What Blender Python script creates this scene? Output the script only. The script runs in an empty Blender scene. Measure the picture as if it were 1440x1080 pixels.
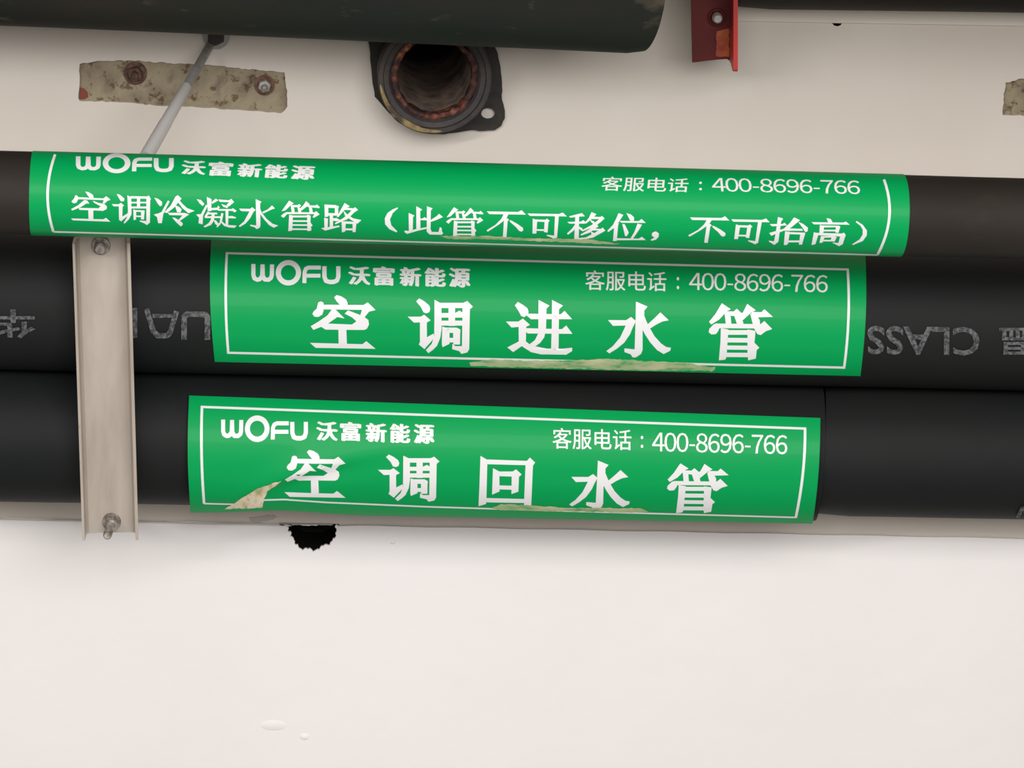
import bpy, bmesh, math, random
from mathutils import Vector, Matrix, noise
from mathutils.geometry import tessellate_polygon

# ------------------------------------------------------------------ camera
random.seed(4)
SC = bpy.context.scene
F = 4500.0                       # focal length in pixels of the 1440 px wide frame
D = 2.475                        # distance along the optical axis to the wall
n_ = Vector((-320.0, -1440.0, F)).normalized()
s_ = 0.022
h_ = Vector((1.0, s_, -(n_.x + n_.y * s_) / n_.z)).normalized()
v_ = n_.cross(h_)
def c2w(p): return Vector((p.dot(h_), p.dot(n_), -p.dot(v_)))
RIGHT, DOWN, FWD = c2w(Vector((1, 0, 0))), c2w(Vector((0, 1, 0))), c2w(Vector((0, 0, 1)))
CAM = FWD * -D
cd = bpy.data.cameras.new('camera'); cam = bpy.data.objects.new('camera', cd)
SC.collection.objects.link(cam)
cd.sensor_width = 36; cd.lens = F / 1440 * 36; cd.clip_start = 0.05; cd.clip_end = 50
M3 = Matrix((RIGHT, -DOWN, -FWD)).transposed()
cam.matrix_world = Matrix.Translation(CAM) @ M3.to_4x4()
SC.camera = cam

# ------------------------------------------------------------------ light
w = bpy.data.worlds.new('world'); SC.world = w; w.use_nodes = True
w.node_tree.nodes['Background'].inputs[0].default_value = (1.0, 0.91, 0.82, 1)
w.node_tree.nodes['Background'].inputs[1].default_value = 0.36
def area(name, loc, target, sx, sy, power, color):
    l = bpy.data.lights.new(name, 'AREA'); l.shape = 'RECTANGLE'; l.size = sx; l.size_y = sy
    l.energy = power; l.color = color
    o = bpy.data.objects.new(name, l); SC.collection.objects.link(o)
    o.location = loc
    o.rotation_euler = (Vector(target) - Vector(loc)).to_track_quat('-Z', 'Z').to_euler()
    return o
area('tube_light', (-1.0, -1.85, 0.95), (-0.15, 0, -0.12), 1.0, 0.07, 10, (1.0, 0.985, 0.97))
area('soft_area_light', (0.15, -2.0, 1.02), (-0.02, 0, -0.20), 1.5, 0.8, 38, (1.0, 0.985, 0.975))  # broad soft light added above the front to soften shadows; no window there
area('low_fill_light', (0.0, -1.7, -1.15), (-0.05, 0, -0.50), 1.6, 0.7, 3.5, (0.88, 0.95, 1.0))  # added fill from low in front, lifts the lower wall
SC.view_settings.view_transform = 'Standard'
SC.view_settings.look = 'None'
SC.view_settings.exposure = 0.0
SC.view_settings.gamma = 1.0
SC.view_settings.use_curve_mapping = False

# ------------------------------------------------------------------ helpers
def ray(px, py):
    return (RIGHT * ((px - 720) / F) + DOWN * ((py - 540) / F) + FWD).normalized()
def P(px, py, d=0.0):
    """point seen at photo pixel px,py standing d metres out from the wall"""
    r = ray(px, py)
    return CAM + r * ((-d - CAM.y) / r.y)
def mm(px, d=0.0): return px * (D - d) / F

def link(o, parent=None):
    SC.collection.objects.link(o)
    if parent is not None:
        o.parent = parent
        if parent.type == 'EMPTY' and parent.parent is None:
            o.matrix_parent_inverse = parent.matrix_world.inverted()
    return o
def obj(name, bm, mat, parent=None, smooth=False, sharp=None):
    me = bpy.data.meshes.new(name)
    bmesh.ops.recalc_face_normals(bm, faces=bm.faces[:]) if smooth != 'keep' else None
    if smooth:
        for f in bm.faces: f.smooth = True
    bm.to_mesh(me); bm.free()
    me.materials.append(mat)
    if smooth and sharp: me.set_sharp_from_angle(angle=math.radians(sharp))
    o = bpy.data.objects.new(name, me)
    return link(o, parent)
def thing(name, label, cat, loc, group=None):
    o = bpy.data.objects.new(name, None); SC.collection.objects.link(o)
    o.location = loc; o.empty_display_size = 0.02
    o.matrix_world = Matrix.Translation(Vector(loc))
    o['label'] = label; o['category'] = cat
    if group: o['group'] = group
    return o
def lab(o, text): o['label'] = text; return o

# ------------------------------------------------------------------ materials
def mat(name, col, rough=0.6, metal=0.0, spec=0.5):
    m = bpy.data.materials.new(name); m.use_nodes = True
    b = m.node_tree.nodes['Principled BSDF']
    b.inputs['Base Color'].default_value = (*col, 1)
    b.inputs['Roughness'].default_value = rough
    b.inputs['Metallic'].default_value = metal
    b.inputs['Specular IOR Level'].default_value = spec
    return m
def nd(m, t, **kw):
    n = m.node_tree.nodes.new(t)
    for k, v in kw.items(): setattr(n, k, v)
    return n
def lk(m, a, b): m.node_tree.links.new(a, b)
def coords(m, scale=(1, 1, 1)):
    t = nd(m, 'ShaderNodeTexCoord'); mp = nd(m, 'ShaderNodeMapping')
    mp.inputs['Scale'].default_value = scale
    lk(m, t.outputs['Object'], mp.inputs['Vector']); return mp.outputs['Vector']
def noisy(m, scale, stops, vec=None, detail=6, dist=0.0, rough=0.6):
    """base colour from a noise ramp; returns the colour socket"""
    vec = vec or coords(m)
    n = nd(m, 'ShaderNodeTexNoise'); n.inputs['Scale'].default_value = scale
    n.inputs['Detail'].default_value = detail; n.inputs['Distortion'].default_value = dist
    n.inputs['Roughness'].default_value = rough
    lk(m, vec, n.inputs['Vector'])
    r = nd(m, 'ShaderNodeValToRGB'); e = r.color_ramp.elements
    while len(e) < len(stops): e.new(0.5)
    for i, (p, c) in enumerate(stops): e[i].position = p; e[i].color = (*c, 1)
    lk(m, n.outputs['Fac'], r.inputs['Fac'])
    return r.outputs['Color'], n.outputs['Fac']
def setc(m, sock): lk(m, sock, m.node_tree.nodes['Principled BSDF'].inputs['Base Color'])
def mix(m, fac, a, b, mode='MIX'):
    x = nd(m, 'ShaderNodeMix', data_type='RGBA', blend_type=mode)
    if isinstance(fac, float): x.inputs[0].default_value = fac
    else: lk(m, fac, x.inputs[0])
    for s, i in ((a, 6), (b, 7)):
        if isinstance(s, tuple): x.inputs[i].default_value = (*s, 1)
        else: lk(m, s, x.inputs[i])
    return x.outputs[2]
def bump(m, scale, strength, dist=0.001, vec=None, detail=4):
    vec = vec or coords(m)
    n = nd(m, 'ShaderNodeTexNoise'); n.inputs['Scale'].default_value = scale
    n.inputs['Detail'].default_value = detail
    lk(m, vec, n.inputs['Vector'])
    b = nd(m, 'ShaderNodeBump'); b.inputs['Strength'].default_value = strength
    b.inputs['Distance'].default_value = dist
    lk(m, n.outputs['Fac'], b.inputs['Height'])
    lk(m, b.outputs['Normal'], m.node_tree.nodes['Principled BSDF'].inputs['Normal'])

m_wall = mat('painted_plaster', (0.8, 0.76, 0.73), 0.75, spec=0.25)
c, _ = noisy(m_wall, 5.0, [(0.3, (0.81, 0.78, 0.76)), (0.7, (0.84, 0.815, 0.80))], detail=4)
setc(m_wall, c); bump(m_wall, 22, 0.25, 0.004)
m_coat = m_wall.copy(); m_coat.name = 'white_plaster'
setc(m_coat, noisy(m_coat, 5.0, [(0.3, (0.855, 0.82, 0.805)), (0.7, (0.88, 0.85, 0.84))], detail=4)[0])
m_old = mat('aged_beige_paint', (0.7, 0.65, 0.58), 0.75, spec=0.25)
c, _ = noisy(m_old, 4.0, [(0.3, (0.635, 0.57, 0.50)), (0.7, (0.69, 0.635, 0.575))], detail=4)
setc(m_old, c); bump(m_old, 22, 0.25, 0.004)
m_dark = mat('cavity_shade', (0.012, 0.011, 0.010), 0.95, spec=0.1)  # shade inside holes and bore painted as near-black

def rubber(name, a, b, scuff=0.0):
    m = mat(name, a, 0.66, spec=0.2)
    c, _ = noisy(m, 9, [(0.35, a), (0.7, b)], vec=coords(m, (0.5, 1, 1)))
    if scuff:
        c2, f2 = noisy(m, 34, [(0.60, (0, 0, 0)), (0.72, (1, 1, 1))], vec=coords(m, (0.6, 1, 1)), detail=8)
        sc = nd(m, 'ShaderNodeMath', operation='MULTIPLY'); sc.inputs[1].default_value = scuff
        lk(m, c2, sc.inputs[0])
        c = mix(m, sc.outputs[0], c, (0.17, 0.135, 0.095))
    setc(m, c); bump(m, 60, 0.25, 0.0015)
    return m
m_rub = rubber('black_rubber_foam', (0.0085, 0.0105, 0.0105), (0.0115, 0.0125, 0.0115), 0.0)
m_rub_up = rubber('dusty_rubber_foam', (0.017, 0.020, 0.018), (0.031, 0.025, 0.019), 0.45)
m_rub_br = rubber('brownish_rubber_foam', (0.020, 0.016, 0.013), (0.027, 0.022, 0.018), 0.03)

m_green = mat('green_vinyl', (0.0, 0.33, 0.084), 0.48, spec=0.14)
for m__, cw in ((m_green, 0.03),):
    m__.node_tree.nodes['Principled BSDF'].inputs['Coat Weight'].default_value = cw
    m__.node_tree.nodes['Principled BSDF'].inputs['Coat Roughness'].default_value = 0.07
bump(m_green, 30, 0.12, 0.002, vec=coords(m_green, (0.25, 1, 1)), detail=2)
m_white = mat('white_print', (0.80, 0.80, 0.80), 0.32, spec=0.5)
m_edge = mat('vinyl_edge', (0.30, 0.62, 0.42), 0.5)
m_torn = mat('torn_vinyl_backing', (0.6, 0.6, 0.4), 0.7)
c, _ = noisy(m_torn, 90, [(0.36, (0.06, 0.33, 0.12)), (0.47, (0.34, 0.46, 0.22)), (0.62, (0.52, 0.54, 0.32)), (0.75, (0.64, 0.58, 0.40))], vec=coords(m_torn, (0.5, 1, 1.6)))
setc(m_torn, c)
m_glue = mat('torn_paper_glue', (0.7, 0.6, 0.4), 0.7)
c, _ = noisy(m_glue, 140, [(0.35, (0.42, 0.42, 0.20)), (0.46, (0.72, 0.60, 0.36)), (0.58, (0.78, 0.72, 0.60)), (0.68, (0.70, 0.42, 0.22))], vec=coords(m_glue, (1.6, 1, 0.6)))
setc(m_glue, c)

m_mark = mat('grey_stamp_ink', (0.1, 0.1, 0.1), 0.8)
c, _ = noisy(m_mark, 420, [(0.42, (0.035, 0.036, 0.038)), (0.60, (0.13, 0.135, 0.14))], detail=3)
setc(m_mark, c)

m_zinc = mat('galvanised_steel', (0.55, 0.50, 0.45), 0.50, 0.35)
c, _ = noisy(m_zinc, 26, [(0.3, (0.40, 0.345, 0.29)), (0.55, (0.51, 0.45, 0.385)), (0.8, (0.60, 0.54, 0.48))], vec=coords(m_zinc, (1.6, 1, 0.35)))
c2, _ = noisy(m_zinc, 60, [(0.66, (1, 1, 1)), (0.78, (0.62, 0.52, 0.43))], vec=coords(m_zinc, (1, 1, 0.7)))
setc(m_zinc, mix(m_zinc, 1.0, c, c2, 'MULTIPLY')); bump(m_zinc, 120, 0.15, 0.0006, vec=coords(m_zinc, (1, 1, 0.2)))
m_bolt = mat('bolt_steel', (0.55, 0.52, 0.49), 0.35, 0.75)
c, _ = noisy(m_bolt, 160, [(0.4, (0.20, 0.175, 0.15)), (0.6, (0.50, 0.46, 0.42))]); setc(m_bolt, c)
m_rod = mat('dull_zinc_rod', (0.36, 0.34, 0.32), 0.5, 0.5)
c, _ = noisy(m_rod, 80, [(0.35, (0.30, 0.28, 0.26)), (0.65, (0.44, 0.42, 0.40))]); setc(m_rod, c)
m_sleeve = mat('grey_rod_sleeve', (0.62, 0.60, 0.58), 0.45, 0.25)

m_rust = mat('rusted_plate', (0.3, 0.25, 0.17), 0.85)
c, _ = noisy(m_rust, 45, [(0.30, (0.15, 0.11, 0.075)), (0.44, (0.25, 0.20, 0.135)), (0.58, (0.31, 0.26, 0.17)), (0.72, (0.19, 0.14, 0.10))])
c2, _ = noisy(m_rust, 150, [(0.34, (0.45, 0.36, 0.30)), (0.43, (1, 1, 1))], detail=3)
setc(m_rust, mix(m_rust, 1.0, c, c2, 'MULTIPLY')); bump(m_rust, 150, 0.5, 0.001)
m_rustb = mat('rusty_bolt', (0.10, 0.05, 0.035), 0.8, 0.1)
c, _ = noisy(m_rustb, 180, [(0.4, (0.055, 0.03, 0.022)), (0.6, (0.17, 0.085, 0.055))]); setc(m_rustb, c)
m_rustred = mat('red_rust_spot', (0.20, 0.05, 0.03), 0.85)
m_iron = mat('black_iron', (0.02, 0.017, 0.013), 0.6, 0.2)
c, _ = noisy(m_iron, 60, [(0.4, (0.013, 0.011, 0.009)), (0.7, (0.035, 0.026, 0.016))]); setc(m_iron, c); bump(m_iron, 120, 0.4, 0.001)
m_collar = mat('dark_iron_collar', (0.035, 0.028, 0.025), 0.6, 0.2)
c, _ = noisy(m_collar, 50, [(0.40, (0.028, 0.024, 0.024)), (0.62, (0.055, 0.042, 0.036))]); setc(m_collar, c); bump(m_collar, 160, 0.4, 0.001)
m_ochre = mat('ochre_paint_residue', (0.36, 0.24, 0.08), 0.7)
c, _ = noisy(m_ochre, 70, [(0.40, (0.05, 0.035, 0.02)), (0.52, (0.22, 0.15, 0.055)), (0.62, (0.30, 0.23, 0.09)), (0.7, (0.08, 0.05, 0.03))]); setc(m_ochre, c)
m_rrust = mat('red_rust_rim', (0.25, 0.07, 0.03), 0.75)
c2, _ = noisy(m_rrust, 32, [(0.40, (0.16, 0.12, 0.14)), (0.58, (1, 1, 1))], detail=2)
c, _ = noisy(m_rrust, 190, [(0.38, (0.035, 0.022, 0.022)), (0.50, (0.13, 0.035, 0.024)), (0.58, (0.26, 0.06, 0.03)), (0.66, (0.34, 0.17, 0.06)), (0.73, (0.42, 0.30, 0.20))]); setc(m_rrust, mix(m_rrust, 1.0, c, c2, 'MULTIPLY')); bump(m_rrust, 220, 0.8, 0.002)
m_bore = mat('rusty_bore', (0.1, 0.08, 0.07), 0.8)
c, _ = noisy(m_bore, 60, [(0.35, (0.07, 0.055, 0.045)), (0.6, (0.24, 0.17, 0.125))]); setc(m_bore, c)
m_red = mat('red_oxide_paint', (0.22, 0.018, 0.015), 0.5, spec=0.25)
c, _ = noisy(m_red, 22, [(0.35, (0.085, 0.008, 0.009)), (0.6, (0.13, 0.012, 0.011)), (0.75, (0.17, 0.02, 0.012))]); setc(m_red, c)
m_redlit = mat('lit_red_paint', (0.50, 0.028, 0.02), 0.4)  # same bracket as the dark web; light on its edge put into the colour
m_orange = mat('orange_primer_patch', (0.42, 0.075, 0.02), 0.6)
c, _ = noisy(m_orange, 80, [(0.4, (0.30, 0.035, 0.015)), (0.6, (0.46, 0.10, 0.02))]); setc(m_orange, c)

# ------------------------------------------------------------------ mesh builders
def frame_of(axis):
    a = axis.normalized()
    u = a.cross(Vector((0, 0, 1)))
    if u.length < 1e-3: u = Vector((1, 0, 0))
    u.normalize(); return a, u, a.cross(u).normalized()
def lathe(bm, p0, axis, prof, seg=32, cap0=True, cap1=True, closed=False):
    """prof = [(distance along the axis, radius)...]"""
    a, u, v = frame_of(axis); rings = []
    for t, r in prof:
        rings.append([bm.verts.new(p0 + a * t + (u * math.cos(k * math.tau / seg) + v * math.sin(k * math.tau / seg)) * r) for k in range(seg)])
    rr = rings + ([rings[0]] if closed else [])
    for A, B in zip(rr, rr[1:]):
        for k in range(seg): bm.faces.new((A[k], A[(k + 1) % seg], B[(k + 1) % seg], B[k]))
    if not closed:
        if cap0: bm.faces.new(rings[0][::-1])
        if cap1: bm.faces.new(rings[-1])
def cyl(bm, a, b, r0, r1=None, seg=24):
    lathe(bm, a, b - a, [(0, r0), ((b - a).length, r1 or r0)], seg)
def prism(bm, pts, ext):
    """closed outline of 3-D points pushed along ext"""
    tris = tessellate_polygon([pts])
    A = [bm.verts.new(p) for p in pts]; B = [bm.verts.new(p + ext) for p in pts]
    for t in tris:
        bm.faces.new([A[i] for i in t]); bm.faces.new([B[i] for i in reversed(t)])
    n = len(pts)
    for i in range(n): bm.faces.new((A[i], A[(i + 1) % n], B[(i + 1) % n], B[i]))
def ring_holed(bm, outer, holes, ext):
    """flat plate with holes: outline + holes are lists of 3-D points, thickness ext"""
    loops = [outer] + holes
    tris = tessellate_polygon(loops)
    flat = [p for l in loops for p in l]
    A = [bm.verts.new(p) for p in flat]; B = [bm.verts.new(p + ext) for p in flat]
    for t in tris:
        try: bm.faces.new([A[i] for i in t]); bm.faces.new([B[i] for i in reversed(t)])
        except ValueError: pass
    k = 0
    for l in loops:
        n = len(l)
        for i in range(n):
            bm.faces.new((A[k + i], A[k + (i + 1) % n], B[k + (i + 1) % n], B[k + i]))
        k += n
def rough_outline(pts, step=4.0, amp=1.2, seed=0):
    """pixel outline -> finer outline with a chipped edge"""
    rnd = random.Random(seed); out = []
    for i, (x0, y0) in enumerate(pts):
        x1, y1 = pts[(i + 1) % len(pts)]
        L = math.hypot(x1 - x0, y1 - y0); n = max(1, int(L / step))
        nx, ny = -(y1 - y0) / max(L, 1e-6), (x1 - x0) / max(L, 1e-6)
        for k in range(n):
            t = k / n; a = rnd.uniform(-amp, amp) if k else 0
            out.append((x0 + (x1 - x0) * t + nx * a, y0 + (y1 - y0) * t + ny * a))
    return out

# ------------------------------------------------------------------ the wall
plateA = rough_outline([(112, 90), (135, 86), (185, 85), (240, 89), (300, 92), (345, 97), (385, 100), (400, 102), (401, 112), (404, 128), (404, 150), (396, 159), (340, 155), (280, 151), (225, 149), (195, 146), (155, 143), (112, 142), (110, 138), (112, 115)], 5, 0.9, 1)
plateB = rough_outline([(1414, 116), (1424, 114), (1432, 111), (1445, 112), (1480, 116), (1560, 120), (1560, 168), (1480, 164), (1410, 162), (1411, 140)], 4, 1.0, 2)
jag = [(394, 733), (420, 735), (450, 734), (478, 735.5), (496, 735), (480, 737), (471, 738), (473, 748), (471, 757), (466, 762), (464, 767), (457, 766), (452, 768), (449, 773), (444, 774), (440, 776), (437, 772), (431, 771), (426, 774), (421, 771), (419, 766), (414, 764), (413, 757), (407, 754), (410, 750), (404, 746), (406, 742), (399, 739)]
jag = jag[:5] + rough_outline(jag[5:], 2.0, 1.5, 3)
def edge0(x): return 727.5 + 0.0195 * x
notch = [(1170, 32.5), (1184, 33), (1182, 35.5), (1178, 37), (1173, 36)]
stub_c = P(606, 93, 0)
stub_hole = [stub_c + Vector((math.cos(a) * 0.036, 0, math.sin(a) * 0.036)) for a in [k * math.tau / 32 for k in range(32)]]
bm = bmesh.new()
jagw = [(392, edge0(392)), (476, edge0(476)), (480, 742), (478, 764), (468, 772), (452, 780), (430, 779), (412, 768), (400, 752)]
holes = [[P(x, y) for x, y in o] for o in (plateA, plateB, jagw, notch)] + [stub_hole]
outer = [Vector((-2.2, 0, -1.3)), Vector((2.2, 0, -1.3)), Vector((2.2, 0, 1.5)), Vector((-2.2, 0, 1.5))]
loops = [outer] + holes
tris = tessellate_polygon(loops); flat = [p for l in loops for p in l]
A = [bm.verts.new(p) for p in flat]
for t in tris:
    try: bm.faces.new([A[i] for i in t])
    except ValueError: pass
k = 4
depths = [0.0032, 0.0032, 0.05, 0.02, 0.16]
for l, dp in zip(holes, depths):
    B = [bm.verts.new(p + Vector((0, dp, 0))) for p in l]
    n = len(l)
    for i in range(n):
        f = bm.faces.new((A[k + i], A[k + (i + 1) % n], B[(i + 1) % n], B[i]))
        if l is holes[2] or l is holes[3] or l is holes[4]: f.material_index = 1
    k += n
wall = obj('wall_back', bm, m_old); wall['kind'] = 'structure'; wall.data.materials.append(m_dark)
# dark backs behind the broken spots, their shade put into the colour
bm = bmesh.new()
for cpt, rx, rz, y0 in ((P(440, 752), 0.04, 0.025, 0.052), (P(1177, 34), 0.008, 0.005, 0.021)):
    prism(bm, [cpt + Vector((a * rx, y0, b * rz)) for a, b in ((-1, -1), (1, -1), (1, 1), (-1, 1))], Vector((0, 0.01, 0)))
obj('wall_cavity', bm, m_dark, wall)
# the lower wall is a thicker coat of plaster whose broken top edge shows as a step under the pipes
DP = 0.0022
def edge_y(x): return 729.5 + 0.0195 * x
notch_pts = [(x, y) for x, y in jag if y > 738.2]
lx = [(394, edge_y(394)), (399, 739)]
chip = [(394, edge_y(394))] + [p for p in reversed(jag) if p[1] > 738.0 and p[0] < 474] + [(476, edge_y(476) + 1.2), (498, edge_y(498))]
top = [(-900, edge_y(-900))] + [(x, edge_y(x) + 0.5 * math.sin(x * 0.05)) for x in range(-100, 390, 30)] + chip + [(x, edge_y(x) + 0.5 * math.sin(x * 0.045)) for x in range(510, 1500, 30)] + [(2600, edge_y(2600))]
poly = [P(x, y, DP) for x, y in top]
poly += [Vector((poly[-1].x, -DP, -1.3)), Vector((poly[0].x, -DP, -1.3))]
bm = bmesh.new(); prism(bm, poly, Vector((0, DP - 0.0001, 0)))
obj('plaster_coat', bm, m_coat, wall)
# low plaster blisters on the lower wall
bm = bmesh.new()
for px, py, rx, rz, hh in ((385, 1020, 22, 9, 0.0008), (428, 1036, 8, 6, 0.0009), (552, 762, 4, 4, 0.0012)):
    cc = P(px, py, DP if py > 738 else 0); R1, R2_ = mm(rx), mm(rz); rows = []
    for i in range(6):
        t = i / 5; rows.append([bm.verts.new(cc + Vector((math.cos(q * math.tau / 20) * R1 * (1 - t), -hh * math.sin(t * math.pi / 2) + 0.0002 * (i == 0), math.sin(q * math.tau / 20) * R2_ * (1 - t)))) for q in range(20)])
    for A_, B_ in zip(rows, rows[1:]):
        for q in range(20): bm.faces.new((A_[q], A_[(q + 1) % 20], B_[(q + 1) % 20], B_[q]))
obj('plaster_blister', bm, m_coat, wall, smooth=True)
m_smear = mat('grey_plaster_smear', (0.50, 0.46, 0.42), 0.8)
bm = bmesh.new()
for o in ([(350, 731), (365, 729), (385, 727), (390, 731), (378, 735), (362, 738), (352, 736)],):
    prism(bm, [P(x, y - 3, 0.0004) for x, y in rough_outline(o, 3, 0.8, 5)], Vector((0, 0.0003, 0)))
obj('cement_smear', bm, m_smear, wall)
# pale ledge strip at the upper right
bm = bmesh.new()
pts = [P(1000, 29.0, 0.004), P(1700, 41, 0.004), P(1700, 41, 0.004) + Vector((0, 0, 0.032)), P(1000, 29.0, 0.004) + Vector((0, 0, 0.032))]
prism(bm, pts, Vector((0, 0.0045, 0)))
o = obj('trim_1', bm, mat('cream_ledge', (0.76, 0.70, 0.62), 0.7, spec=0.25)); o['kind'] = 'structure'
# unseen slab added overhead to shade the upper wall, then the room's floor
bm = bmesh.new(); prism(bm, [Vector((-2.2, 0.0, 0.415)), Vector((2.2, 0.0, 0.415)), Vector((2.2, -0.37, 0.415)), Vector((-2.2, -0.37, 0.415))], Vector((0, 0, 0.1)))
o = obj('shade_slab', bm, mat('warm_slab_cream', (0.66, 0.52, 0.37), 0.8)); o['kind'] = 'structure'  # cream tint chosen so the added slab bounces warm light onto the wall

m_floor = mat('grey_concrete_floor', (0.20, 0.19, 0.18), 0.85)
setc(m_floor, noisy(m_floor, 3, [(0.3, (0.16, 0.15, 0.14)), (0.7, (0.24, 0.23, 0.22))])[0])
bm = bmesh.new(); prism(bm, [Vector((-2.2, 0.1, -1.3)), Vector((2.2, 0.1, -1.3)), Vector((2.2, -3.6, -1.3)), Vector((-2.2, -3.6, -1.3))], Vector((0, 0, -0.1)))  # unseen floor, laid dark to cut ambient light from below
o = obj('floor', bm, m_floor); o['kind'] = 'structure'

# ------------------------------------------------------------------ exposed rusty plates set in the plaster
def hexnut(bm, p, axis, r, t, rot=0.3):
    a, u, v = frame_of(axis); A = []; B = []; T = []
    for k in range(6):
        q = rot + k * math.pi / 3; dirv = u * math.cos(q) + v * math.sin(q)
        A.append(bm.verts.new(p + dirv * r)); B.append(bm.verts.new(p + dirv * r + a * t * 0.8)); T.append(bm.verts.new(p + dirv * r * 0.86 + a * t))
    for k in range(6):
        j = (k + 1) % 6
        bm.faces.new((A[k], A[j], B[j], B[k])); bm.faces.new((B[k], B[j], T[j], T[k]))
    bm.faces.new(A[::-1]); bm.faces.new(T)
OUT = Vector((0, -1, 0))
def plate(outline, grow, label, bolts, red=None):
    cx = sum(p[0] for p in outline) / len(outline); cy = sum(p[1] for p in outline) / len(outline)
    t = thing('embedded_plate', label, 'steel plate', P(cx, cy) + Vector((0, 0.003, 0)), 'rusty steel plates set in the wall')
    bm = bmesh.new()
    x0, x1 = min(p[0] for p in outline) - grow, max(p[0] for p in outline) + grow
    y0, y1 = min(p[1] for p in outline) - grow, max(p[1] for p in outline) + grow
    prism(bm, [P(x, y) + Vector((0, 0.0034, 0)) for x, y in ((x0, y0), (x1, y0 + 2), (x1, y1), (x0, y1 - 2))], Vector((0, 0.008, 0)))
    obj('plate', bm, m_rust, t)
    for bx_, by_, r, kind in bolts:
        b = bmesh.new(); c0 = P(bx_, by_) + Vector((0, 0.0036, 0))
        lathe(b, c0, OUT, [(0, mm(r)), (0.0012, mm(r)), (0.0014, mm(r) * 0.9)], 20)
        wo = obj('bolt_washer', b, m_rustb, t, smooth=True, sharp=30)
        b = bmesh.new(); hexnut(b, c0 + OUT * 0.0012, OUT, mm(r * 0.66), 0.005)
        obj('bolt_nut', b, m_rustb if kind else m_rod, wo)
        b = bmesh.new(); lathe(b, c0 + OUT * 0.005, OUT, [(0, mm(r * 0.33)), (0.006, mm(r * 0.33)), (0.007, mm(r * 0.24))], 14)
        obj('bolt_tip', b, m_rustb if kind else m_bolt, wo, smooth=True, sharp=30)
    if red:
        b = bmesh.new(); prism(b, [P(x, y) + Vector((0, 0.0030, 0)) for x, y in red], Vector((0, 0.0008, 0)))
        obj('rust_patch', b, m_rustred, t)
    return t
plate(plateA, 8, 'long rust-speckled steel plate with two bolts, showing through the plaster at upper left', [(190, 104, 16, 1), (372, 121, 14, 0)], [(112, 124), (118, 126), (123, 131), (124, 138), (118, 141), (111, 141)])
plate(plateB, 8, 'short stub of rusty steel plate cut off by the right edge of the photo', [])

# ------------------------------------------------------------------ insulated pipes
class Pipe:
    def __init__(s, p0, p1, r): s.p0 = p0; s.a = (p1 - p0).normalized(); s.r = r; s.u, s.v = frame_of(s.a)[1:]
    def at(s, x): return s.p0 + s.a * ((x - s.p0.x) / s.a.x)
    def rad(s, x): return s.r
    def hit(s, px, py, r=None):
        """where the sight line of a photo pixel meets the round surface"""
        r = r or s.r; d = ray(px, py); w0 = CAM - s.p0
        dd = d - s.a * d.dot(s.a); ww = w0 - s.a * w0.dot(s.a)
        A, B, Cc = dd.dot(dd), 2 * dd.dot(ww), ww.dot(ww) - r * r
        disc = B * B - 4 * A * Cc
        if disc < 0: disc = 0.0
        p = CAM + d * ((-B - math.sqrt(disc)) / (2 * A))
        q = s.p0 + s.a * (p - s.p0).dot(s.a)
        nn = (p - q).normalized()
        return p, nn
def axis_from(pxa, ya, pxb, yb, d, db=None):
    return P(pxa, ya, d), P(pxb, yb, d if db is None else db)
def tube(bm, pipe, x0, x1, rfun, seg=96, nx=60, wob=0.0004, seed=0, tilt0=0.0, tilt1=0.0, thick=0.02, ecc=False):
    rings = []
    def ring(x, rr, tilt, inset=0):
        L = []
        for k in range(seg):
            q = k * math.tau / seg; dirv = pipe.u * math.cos(q) + pipe.v * math.sin(q)
            r = (rfun(x, dirv) if ecc else rr) - wob * (1 + noise.noise(Vector((x * 9 + seed, dirv.y * 2.5, dirv.z * 2.5))))
            off = tilt * -dirv.y * rr
            L.append(bm.verts.new(pipe.at(x) + pipe.a * off + dirv * r))
        return L
    if ecc: rf = lambda x: rfun(x, Vector((0, 0, 1)))
    else: rf = rfun
    rings.append(ring(x0, rf(x0) - thick, tilt0))
    for i in range(nx + 1):
        t = i / nx; x = x0 + (x1 - x0) * t
        tl = tilt0 if i == 0 else tilt1 if i == nx else (tilt0 if t < 0.02 else tilt1 * t ** 6)
        e = 0.0018 if i in (0, nx) else 0
        rings.append(ring(x, rf(x) - e, tl))
    rings.append(ring(x1, rf(x1) - thick, tilt1))
    for A_, B_ in zip(rings, rings[1:]):
        for k in range(seg): bm.faces.new((A_[k], A_[(k + 1) % seg], B_[(k + 1) % seg], B_[k]))

def pipe_thing(label, pipe, x):
    return thing('insulated_pipe', label, 'pipe', pipe.at(x), 'foam insulated pipes along the wall')
XL, XR = -0.95, 0.95

# pipe 2 (supply water) and pipe 3 (return water) lie against the wall, pipe 1 (drain) in front of their top edge
R2 = 0.0517
p2 = Pipe(*axis_from(0, 422.5, 1440, 453.6, 0.054), R2)
R3 = 0.0517
p3 = Pipe(*axis_from(0, 609.3, 1440, 637.5, 0.054), R3)
R1 = 0.0293
p1 = Pipe(*axis_from(0, 270.5, 1440, 307.5, 0.162), R1)

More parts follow.
